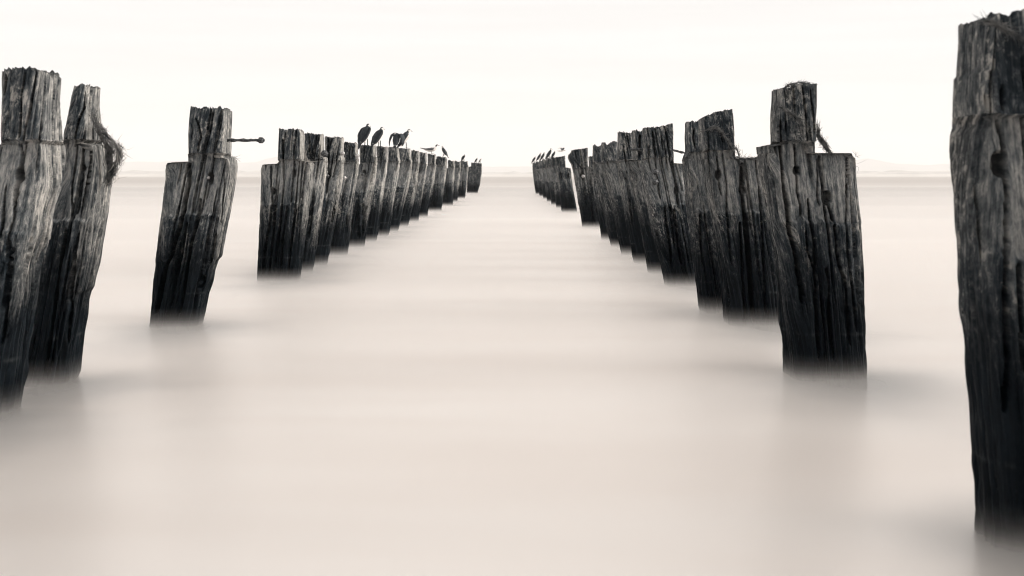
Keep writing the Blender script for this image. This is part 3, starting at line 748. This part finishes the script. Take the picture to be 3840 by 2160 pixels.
P['R4'] = pile('pile with two nuts one above the other and thin rods through its head', 9.6,
    [(460, 2409), (540, 2410), (598, 2412), (600, 2400), (700, 2412), (780, 2430), (850, 2441), (890, 2450), (930, 2460), (1000, 2480), (1080, 2495)],
    [(460, 2526), (520, 2526), (600, 2526), (611, 2527), (612, 2566), (700, 2582), (780, 2588), (830, 2594), (880, 2602), (960, 2612), (1060, 2620), (1080, 2623)],
    [(2409, 481), (2445, 477), (2449, 484), (2456, 476), (2475, 474), (2505, 468), (2526, 462)], side='right', ledge=590, band=768, seed=24, sap=0.2, shoulder=593,
    cracks=[([(2447, 480), (2452, 540), (2460, 600), (2466, 660), (2470, 700), (2478, 750)], 6, 0.06), ([(2434, 545), (2433, 590)], 7, 0.03), ([(2478, 500), (2486, 560)], 4, 0.04), ([(2524, 600), (2530, 660), (2538, 700), (2542, 760), (2548, 775)], 9, 0.09), ([(2532, 600), (2548, 660), (2560, 720)], 5, 0.05),
            ([(2492, 770), (2498, 830), (2510, 900), (2520, 1000)], 8, 0.07), ([(2528, 780), (2536, 850), (2545, 930), (2560, 1000)], 9, 0.09), ([(2515, 772), (2520, 840), (2532, 930)], 6, 0.05), ([(2462, 870), (2480, 950), (2500, 1040)], 6, 0.05)],
    holes=[(2538, 715, 15, 26)], recess=0.022)
simple_pile('R5', 'narrow-headed pile with a bolt stub in front, behind the two-nut pile', 10.85, 2372, 2418, 490,
    [(488, 2372), (598, 2374), (600, 2350), (700, 2368), (780, 2385), (850, 2398), (900, 2408), (1030, 2431)], side='right', ledge_v=600, band_v=760, seed=25, hw=0.32, shoulder=601, cracks=[([(2400, 500), (2398, 590)], 7, 0.07)])
simple_pile('R6', 'flat-headed pile one step up from the two ragged low piles in the right row', 12.1, 2317, 2375, 496,
    [(492, 2317), (560, 2315), (600, 2314), (660, 2318), (720, 2328), (780, 2340), (850, 2352), (993, 2379)], side='right', ledge_v=597, band_v=745, seed=26, hw=0.32, cracks=[([(2350, 640), (2362, 740), (2375, 850)], 6, 0.05)])
simple_pile('R7', 'ragged low pile, the nearer of two with crumbled tops', 13.4, 2253, 2318, 533,
    [(528, 2256), (600, 2254), (660, 2262), (720, 2278), (800, 2298), (900, 2318), (965, 2333)], side='right', ledge_v=603, band_v=738, seed=27, hw=0.34, jag=0.022, rough=1.3,
    top=[(2253, 538), (2262, 532), (2275, 545), (2300, 531), (2318, 535)])
simple_pile('R8', 'ragged low pile, the farther of two with crumbled tops', 14.9, 2223, 2262, 545,
    [(541, 2223), (600, 2222), (660, 2230), (720, 2243), (800, 2262), (880, 2280), (930, 2292)], side='right', ledge_v=608, band_v=728, seed=28, hw=0.34, jag=0.022, top=[(2223, 548), (2232, 544), (2245, 551), (2262, 542)])
simple_pile('R9', 'low stub-shouldered pile just behind the notched pile with open water beside it', 16.6, 2207, 2240, 588,
    [(584, 2207), (624, 2208), (700, 2222), (800, 2240), (904, 2256)], side='right', ledge_v=626, band_v=722, seed=29, hw=0.3)
P['R10'] = pile('notched pile with a hooked bite out of its side, open water just beside its foot', 20.6,
    [(556, 2142), (562, 2141), (568, 2139), (578, 2132), (590, 2130), (603, 2134), (617, 2142), (640, 2147), (700, 2158), (760, 2168), (810, 2178), (860, 2184)],
    [(554, 2204), (625, 2206), (627, 2226), (700, 2242), (780, 2250), (860, 2254)],
    [(2141, 565), (2155, 560), (2180, 558), (2204, 554)], side='right', ledge=632, band=704, seed=30, shoulder=628,
    cracks=[([(2152, 596), (2165, 615), (2180, 628), (2200, 634)], 6, 0.03), ([(2213, 632), (2214, 670), (2220, 700)], 5, 0.06)], holes=[(2184, 658, 14, 20)])
P['R11'] = pile('pile with a flat wide head and a low step, under the flying tern', 29.5,
    [(584, 2083), (640, 2085), (700, 2093), (740, 2099), (797, 2106)], [(582, 2120), (630, 2122), (631, 2141), (700, 2149), (750, 2157), (797, 2165)],
    [(2083, 589), (2100, 588), (2120, 584)], side='right', ledge=None, shoulder=631, seed=31, band=684, holes=[(2105, 660, 6, 20), (2130, 660, 6, 14)])
simple_pile('R12', 'far pile directly behind the flat wide-headed one of the right row', 33.2, 2064, 2090, 590,
    [(587, 2064), (640, 2066), (700, 2077), (781, 2086)], side='right', ledge_v=628, band_v=684, seed=32, hw=0.4)
simple_pile('R13', 'far pile holding the small cormorant with a thin raised neck', 37.3, 2048, 2074, 594,
    [(590, 2048), (640, 2049), (700, 2060), (768, 2068)], side='right', ledge_v=628, band_v=684, seed=33, hw=0.4)
simple_pile('R14', 'far pile holding the tallest dark cormorant of the right row', 41.8, 2032, 2058, 599,
    [(595, 2032), (640, 2034), (700, 2044), (756, 2052)], side='right', ledge_v=630, band_v=682, seed=34, hw=0.4)
simple_pile('R15', 'far pile under the nearer bird of the touching pair', 47.0, 2021, 2042, 603,
    [(599, 2021), (640, 2022), (700, 2031), (746, 2037)], side='right', ledge_v=632, band_v=680, seed=35, hw=0.4)
simple_pile('R16', 'far pile under the farther bird of the touching pair', 53.5, 2009, 2030, 607,
    [(603, 2009), (640, 2010), (700, 2018), (735, 2023)], side='right', ledge_v=634, band_v=680, seed=36, hw=0.4)
simple_pile('R17', 'last and smallest pile of the right row, one cormorant on its edge', 60.0, 1996, 2018, 611,
    [(607, 1996), (640, 1997), (690, 2003), (727, 2009)], side='right', ledge_v=636, band_v=680, seed=37, hw=0.4)

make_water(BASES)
# --- iron
rusty_bolt(P['C'], px(850, 526, 7.1), px(978, 526, 7.1), 0.0085, seed=1, nut_r=2.1, nut_len=2.6)
rusty_bolt(P['C'], px(784, 668, 7.12), px(781, 666, 7.05), 0.008, seed=2, nut_r=1.3, mat=PALE_IRON)
rusty_bolt(P['E'], px(1200, 572, 11.05), px(1217, 576, 10.92), 0.016, seed=3, nut_r=1.9, nut_len=1.4)
rusty_bolt(P['F'], px(1275, 575, 11.95), px(1284, 575, 11.76), 0.012, seed=4, nut_r=1.8, mat=PALE_IRON)
rusty_bolt(P['G'], px(1328, 583, 13.4), px(1339, 584, 13.25), 0.014, seed=5, nut_r=1.6, mat=PALE_IRON)
rusty_bolt(P['H'], px(1364, 652, 14.95), px(1360, 654, 14.75), 0.012, seed=6, nut_r=1.6)
rusty_bolt(P['G'], px(1296, 664, 13.4), px(1292, 667, 13.27), 0.013, seed=16, nut_r=1.6, mat=PALE_IRON)
rusty_bolt(P['F'], px(1230, 660, 11.9), px(1228, 660, 11.76), 0.011, seed=17, nut_r=1.5)
rusty_bolt(P['R4'], px(2459, 645, 9.72), px(2459, 645, 9.56), 0.0125, seed=7, nut_r=1.9, nut_len=1.8)
rusty_bolt(P['R4'], px(2457, 681, 9.72), px(2457, 682, 9.53), 0.0125, seed=8, nut_r=2.0, nut_len=1.8)
rusty_bolt(P['R4'], px(2412, 560, 9.72), px(2361, 561, 9.72), 0.009, nut_at=False, seed=9)
rusty_bolt(P['R4'], px(2520, 562, 9.72), px(2572, 575, 9.72), 0.008, nut_at=False, seed=10)
rusty_bolt(P['R10'], px(2185, 658, 20.8), px(2187, 661, 20.55), 0.016, seed=11, nut_r=1.7, mat=PALE_IRON)
rusty_bolt(P['R1'], px(3032, 905, 5.26), px(3032, 905, 5.23), 0.004, seed=12, nut_at=False)

# --- weed and straw
def tangle(name, label, path, z, n, spread, length, rad=0.0011, mat=WEED, seed=0, along=0.6, droop=0.0):
    """a bundle of stalks along a path of (u, v) pixels"""
    rnd = random.Random(seed)
    pts = [px(u, v, zz) for u, v, zz in [(p[0], p[1], p[2] if len(p) > 2 else z) for p in path]]
    V, Fc = [], []
    for i in range(n):
        k = rnd.random() * (len(pts) - 1.001); j = int(k)
        p = pts[j].lerp(pts[j + 1], k - j)
        d = (pts[j + 1] - pts[j]).normalized()
        if rnd.random() < 0.5: d = -d
        p = p + Vector([rnd.gauss(0, spread) for _ in range(3)])
        v = (d * along + Vector([rnd.gauss(0, 1) for _ in range(3)]) * (1 - along) * 0.7).normalized()
        L = length * rnd.uniform(0.4, 1.3); m = 5
        cur = Vector([rnd.gauss(0, 0.22) for _ in range(3)])
        q = [p]
        for s_ in range(m):
            v = (v + cur * 0.5 + Vector((0, 0, -droop))).normalized()
            q.append(q[-1] + v * L / m)
        r = rad * rnd.uniform(0.5, 1.3)
        vv, f2 = tube(q, [r, r, r * 0.9, r * 0.8, r * 0.6, r * 0.25], 3, False)
        b = len(V); V += vv; Fc += [tuple(b + a for a in fc) for fc in f2]
    base = pts[0]
    o = mesh_obj(name, [Vector(a) - base for a in V], Fc, mat)
    o.location = base
    return tag(o, label, 'weed')
tangle('weed_tangle', 'thick bristling weed tangle wrapped on the shoulder of the two-pronged pile', [(350, 432, 5.02), (362, 470, 5.04), (378, 480), (400, 510), (430, 540), (446, 560), (446, 590), (434, 620), (424, 650), (408, 680), (412, 640), (405, 600), (408, 560), (385, 520), (372, 490), (390, 530), (420, 570), (420, 620), (405, 660)], 5.15, 1100, 0.006, 0.036, 0.0011, seed=1, along=0.92)
tangle('weed_tangle', 'loose pale straws poking from the weed tangle on the two-pronged pile', [(365, 470), (440, 545), (450, 610), (420, 690)], 5.12, 30, 0.008, 0.05, 0.0007, STRAW, 2, 0.6)
tangle('weed_strand', 'thin dark weed cord slung across the head of the tall stepped pile', [(2945, 412), (2950, 416), (2960, 425), (2990, 440), (3005, 470), (3012, 520)], 5.13, 260, 0.003, 0.035, 0.0009, seed=3, along=0.97)
tangle('weed_strand', 'shaggy weed hanging between the head and broad shoulder of the stepped pile', [(3065, 478), (3070, 510), (3085, 530), (3098, 552), (3112, 572)], 5.22, 420, 0.004, 0.035, 0.0009, seed=4, along=0.95, droop=0.1)
tangle('straw_nest', 'thin mat of straw and weed on the very top of the stepped pile', [(2940, 336), (2960, 320), (3000, 312), (3040, 314)], 5.27, 200, 0.003, 0.025, 0.0008, WEED, 5, 0.85)
tangle('weed_strand', 'dark weed cord running round the head of the slant-topped pile', [(2640, 490), (2680, 478), (2700, 488), (2720, 515), (2745, 550), (2765, 565, 7.1), (2775, 595, 7.12)], 7.03, 260, 0.003, 0.05, 0.0010, seed=6, along=0.97)
tangle('straw_nest', 'low mat of dry straw on the shoulder beside the gaping split', [(2765, 592), (2790, 597), (2820, 594), (2842, 594)], 7.15, 200, 0.003, 0.035, 0.0008, seed=7, along=0.93)
tangle('weed_strand', 'dark weed hanging inside the gaping split of the slant-topped pile', [(2790, 600), (2795, 640), (2800, 690)], 7.12, 110, 0.005, 0.06, 0.0010, seed=8, along=0.94, droop=0.3)
tangle('weed_strand', 'dark blurred weed cord across the head of the huge cropped pile', [(3712, 82), (3740, 95), (3780, 115), (3850, 150)], 2.80, 170, 0.003, 0.035, 0.0008, seed=9, along=0.97)
tangle('straw_wisp', 'fine straw wisps at the shoulder of the pile with the long bolt', [(858, 586), (872, 590), (888, 596)], 7.12, 20, 0.003, 0.045, 0.0007, seed=11, along=0.75)
tangle('straw_wisp', 'pale straws caught at the neck of the square-headed pile with two holes', [(1142, 570), (1146, 596), (1158, 604)], 10.12, 36, 0.004, 0.10, 0.0010, STRAW, 12, 0.8)
tangle('straw_wisp', 'short bristles on the outer edge of the broad low shoulder', [(3205, 576), (3216, 600), (3218, 640)], 5.30, 12, 0.002, 0.035, 0.0005, seed=13, along=0.2)
tangle('straw_wisp', 'pale feathery wisp stuck to the flat-topped third pile of the tight row', [(1262, 770, 11.75), (1268, 790, 11.75), (1272, 800, 11.75)], 11.75, 40, 0.008, 0.05, 0.0012, STRAW, 14, 0.5)

# ---------------------------------------------------------------- birds
def build_mesh(name, V, Fc, mats, parent, mi=None):
    me = bpy.data.meshes.new(name)
    me.from_pydata([tuple(v) for v in V], [], Fc)
    for m in mats: me.materials.append(m)
    me.polygons.foreach_set('use_smooth', [True] * len(me.polygons))
    me.update()
    if mi:
        for p_ in me.polygons: p_.material_index = mi(p_)
    o = bpy.data.objects.new(name, me); col.objects.link(o); o.parent = parent
    return o
def smooth_path(pts, rad, k=4):
    P_, R_ = [], []
    n = len(pts)
    for i in range(n - 1):
        p0 = Vector(pts[max(i - 1, 0)]); p1 = Vector(pts[i]); p2 = Vector(pts[i + 1]); p3 = Vector(pts[min(i + 2, n - 1)])
        for j in range(k):
            t_ = j / k
            P_.append(0.5 * ((2 * p1) + (p2 - p0) * t_ + (2 * p0 - 5 * p1 + 4 * p2 - p3) * t_ * t_ + (3 * p1 - p0 - 3 * p2 + p3) * t_ ** 3))
            a, b = rad[i], rad[i + 1]
            f = t_ * t_ * (3 - 2 * t_)
            R_.append((a[0] + (b[0] - a[0]) * f, a[1] + (b[1] - a[1]) * f))
    P_.append(Vector(pts[-1])); R_.append(rad[-1])
    return P_, R_
def limb(name, pts, rad, mats, parent, n=10, mi=None, k=4):
    P_, R_ = smooth_path(pts, rad, k)
    v, f = tube(P_, R_, n)
    return build_mesh(name, v, f, mats, parent, mi)
def bird_root(name, label, pos, yaw, s, group):
    o = bpy.data.objects.new(name, None); col.objects.link(o)
    o.location = pos; o.rotation_euler = (0, 0, R(yaw)); o.scale = (s, s, s)
    return tag(o, label, 'bird', group)
def legs(root, x, zt, sp=0.022, r=0.006):
    for sgn in (-1, 1):
        lg = limb('leg', [(x, sgn * sp, zt), (x + 0.004, sgn * sp, zt * 0.4), (x, sgn * sp, 0.008)], [(r, r)] * 3, [DARKF], root, 6, k=2)
        V, Fc = [], []
        # webbed foot: flat wedge
        p = [(x - 0.012, sgn * sp, 0.004), (x + 0.050, sgn * sp - 0.020, 0.003), (x + 0.058, sgn * sp, 0.003), (x + 0.050, sgn * sp + 0.020, 0.003), (x, sgn * sp, 0.014)]
        build_mesh('foot', p, [(0, 3, 2, 1), (0, 1, 4), (1, 2, 4), (2, 3, 4), (3, 0, 4)], [DARKF], lg)
def cormorant(label, u, v, z, yaw, s=1.0, neck='up', wings='folded', lean=0.0, dz=0.0):
    root = bird_root('cormorant', label, px(u, v, z) + Vector((0, 0, dz)), yaw, s * 1.04, 'cormorants perched on the piles')
    if neck == 'up':
        sp = [(-.10, 0, 0.040), (-.065, 0, 0.075), (-.03, 0, 0.135), (.005, 0, 0.195), (.028, 0, 0.240), (.032, 0, 0.267), (.034, 0, 0.287), (.044, 0, 0.303), (.062, 0, 0.302), (.074, 0, 0.298)]
        hz = 0.277
    elif neck == 'low':   # head drawn in on the shoulders
        sp = [(-.10, 0, 0.040), (-.065, 0, 0.075), (-.03, 0, 0.135), (.005, 0, 0.190), (.026, 0, 0.225), (.032, 0, 0.241), (.036, 0, 0.255), (.046, 0, 0.267), (.062, 0, 0.264), (.072, 0, 0.260)]
        hz = 0.245
    else:                 # preening, neck folded back
        sp = [(-.10, 0, 0.040), (-.065, 0, 0.075), (-.03, 0, 0.125), (.005, 0, 0.175), (.030, 0, 0.205), (.040, .02, 0.223), (.026, .045, 0.231), (.004, .055, 0.217), (-.015, .06, 0.205), (-.03, .06, 0.195)]
        hz = 0.230
    rad = [(.018, .014), (.040, .038), (.056, .052), (.058, .052), (.044, .040), (.026, .026), (.020, .020), (.022, .019), (.014, .013), (.007, .007)]
    def mi(p_):
        n, c = p_.normal, p_.center
        if c.z > hz: return 0 if n.z > 0.35 else 1
        return 1 if (n.x > 0.35 and n.z < 0.55) or (n.z < -0.6) else 0
    limb('body', sp, rad, [DARKF, WHITEF], root, 14, mi)
    e = Vector(sp[-1]); d = (e - Vector(sp[-2])).normalized()
    limb('beak', [e - d * .006, e + d * .014, e + d * .028 + Vector((0, 0, -.004))], [(.006, .006), (.004, .004), (.0015, .0015)], [BEAK], root, 6, k=2)
    if wings == 'folded':
        for sgn in (-1, 1):
            limb('wing', [(.030, sgn * .036, .232), (.014, sgn * .050, .195), (-.032, sgn * .052, .135), (-.08, sgn * .036, .070), (-.135, sgn * .010, .005)],
                 [(.010, .022), (.014, .044), (.015, .046), (.011, .030), (.003, .006)], [DARKF], root, 10)
    else:                # half-open wings held away from the body, primaries drooping
        for sgn in (-1, 1):
            limb('wing', [(.03, sgn * .030, .190), (.015, sgn * .070, .215), (.0, sgn * .098, .165), (-.02, sgn * .110, .10), (-.03, sgn * .108, .035)],
                 [(.050, .020), (.065, .022), (.058, .018), (.036, .010), (.010, .004)], [DARKF], root, 10)
    limb('tail', [(-.085, 0, .052), (-.13, 0, .008), (-.165, 0, -.045)], [(.022, .010), (.026, .006), (.022, .003)], [DARKF], root, 8)
    legs(root, .004, .09)
    return root
def tern(label, u, v, z, yaw, s=1.0, flying=False):
    root = bird_root('tern', label, px(u, v, z), yaw, s, 'terns by the piles')
    sp = [(-.14, 0, .085), (-.09, 0, .078), (-.03, 0, .075), (.04, 0, .088), (.080, 0, .110), (.096, 0, .138), (.102, 0, .160), (.118, 0, .172), (.134, 0, .166)]
    rad = [(.012, .008), (.026, .022), (.038, .034), (.040, .036), (.028, .028), (.019, .019), (.018, .018), (.016, .015), (.007, .007)]
    if flying:
        sp = [(-.14, 0, .085), (-.09, 0, .078), (-.03, 0, .075), (.04, 0, .080), (.080, 0, .088), (.105, 0, .095), (.120, 0, .098), (.135, 0, .096), (.147, 0, .092)]
    def mi(p_):
        return 1 if (p_.center.z > (.148 if not flying else .098) and p_.center.x > .085 and p_.normal.z > -.2) else 0
    limb('body', sp, rad, [WHITEF, DARKF], root, 12, mi)
    e = Vector(sp[-1])
    limb('beak', [e, e + Vector((.02, 0, -.003)), e + Vector((.038, 0, -.007))], [(.006, .006), (.004, .004), (.001, .001)], [DARKF], root, 6, k=2)
    limb('tail', [(-.12, 0, .088), (-.17, 0, .095), (-.205, 0, .102)], [(.018, .006), (.015, .004), (.006, .002)], [WHITEF], root, 8)
    for sgn in (-1, 1):
        if flying:
            limb('wing', [(.04, sgn * .03, .10), (.06, sgn * .11, .15), (.03, sgn * .21, .185), (-.05, sgn * .33, .17)], [(.045, .010), (.040, .007), (.028, .004), (.004, .002)], [GREYF], root, 8)
        else:
            limb('wing', [(.055, sgn * .032, .108), (.01, sgn * .042, .098), (-.06, sgn * .034, .092), (-.13, sgn * .016, .098), (-.22, sgn * .004, .118)],
                 [(.006, .016), (.010, .026), (.009, .022), (.006, .012), (.002, .003)], [GREYF], root, 10)
    if not flying: legs(root, .005, .05, .014, .004)
    return root
cormorant('largest hunched cormorant, back turned, tail hanging over the pile top', 1372, 547, 14.86, 58, 0.84, 'low')
cormorant('cormorant standing clear on thin legs beside the biggest hunched one', 1422, 551, 16.22, 40, 0.82, 'low')
cormorant('cormorant with half-open drooping wings, preening', 1487, 556, 17.75, 80, 0.80, 'preen', 'open')
cormorant('pale-headed cormorant with white breast, half hidden by the one with open wings', 1522, 557, 19.25, 5, 0.95, 'low')
cormorant('slim upright cormorant with white head on the pile next to the tern', 1664, 587, 30.65, 155, 0.72, 'up')
cormorant('small cormorant alone on the broad far pile of the left row', 1739, 604, 48.2, 40, 0.80, 'low')
cormorant('dark cormorant on the last pile of the left row, the bulkier of two', 1787, 611, 63.2, 20, 0.82, 'low')
cormorant('slimmer white-fronted cormorant on the last pile of the left row', 1802, 611, 63.2, -20, 0.72, 'low')
cormorant('cormorant on the last pile of the right row, hunched over', 2004, 611, 60.2, 20, 0.98, 'low')
cormorant('farther cormorant of the touching pair on the right row', 2023, 604, 53.7, 20, 1.0, 'up')
cormorant('nearer cormorant of the touching pair on the right row', 2037, 601, 47.2, 25, 0.86, 'up')
cormorant('tallest dark cormorant of the right row with a pale face', 2061, 597, 42.0, 20, 1.02, 'up')
cormorant('small cormorant with thin raised neck beside the tallest one', 2077, 593, 37.4, 30, 0.62, 'up')
tern('grey and white tern with black cap standing on a pile', 1617, 577, 26.15, 5, 1.0)
tern('tern in flight above the right row of piles', 2104, 574, 30.0, 12, 0.62, True)
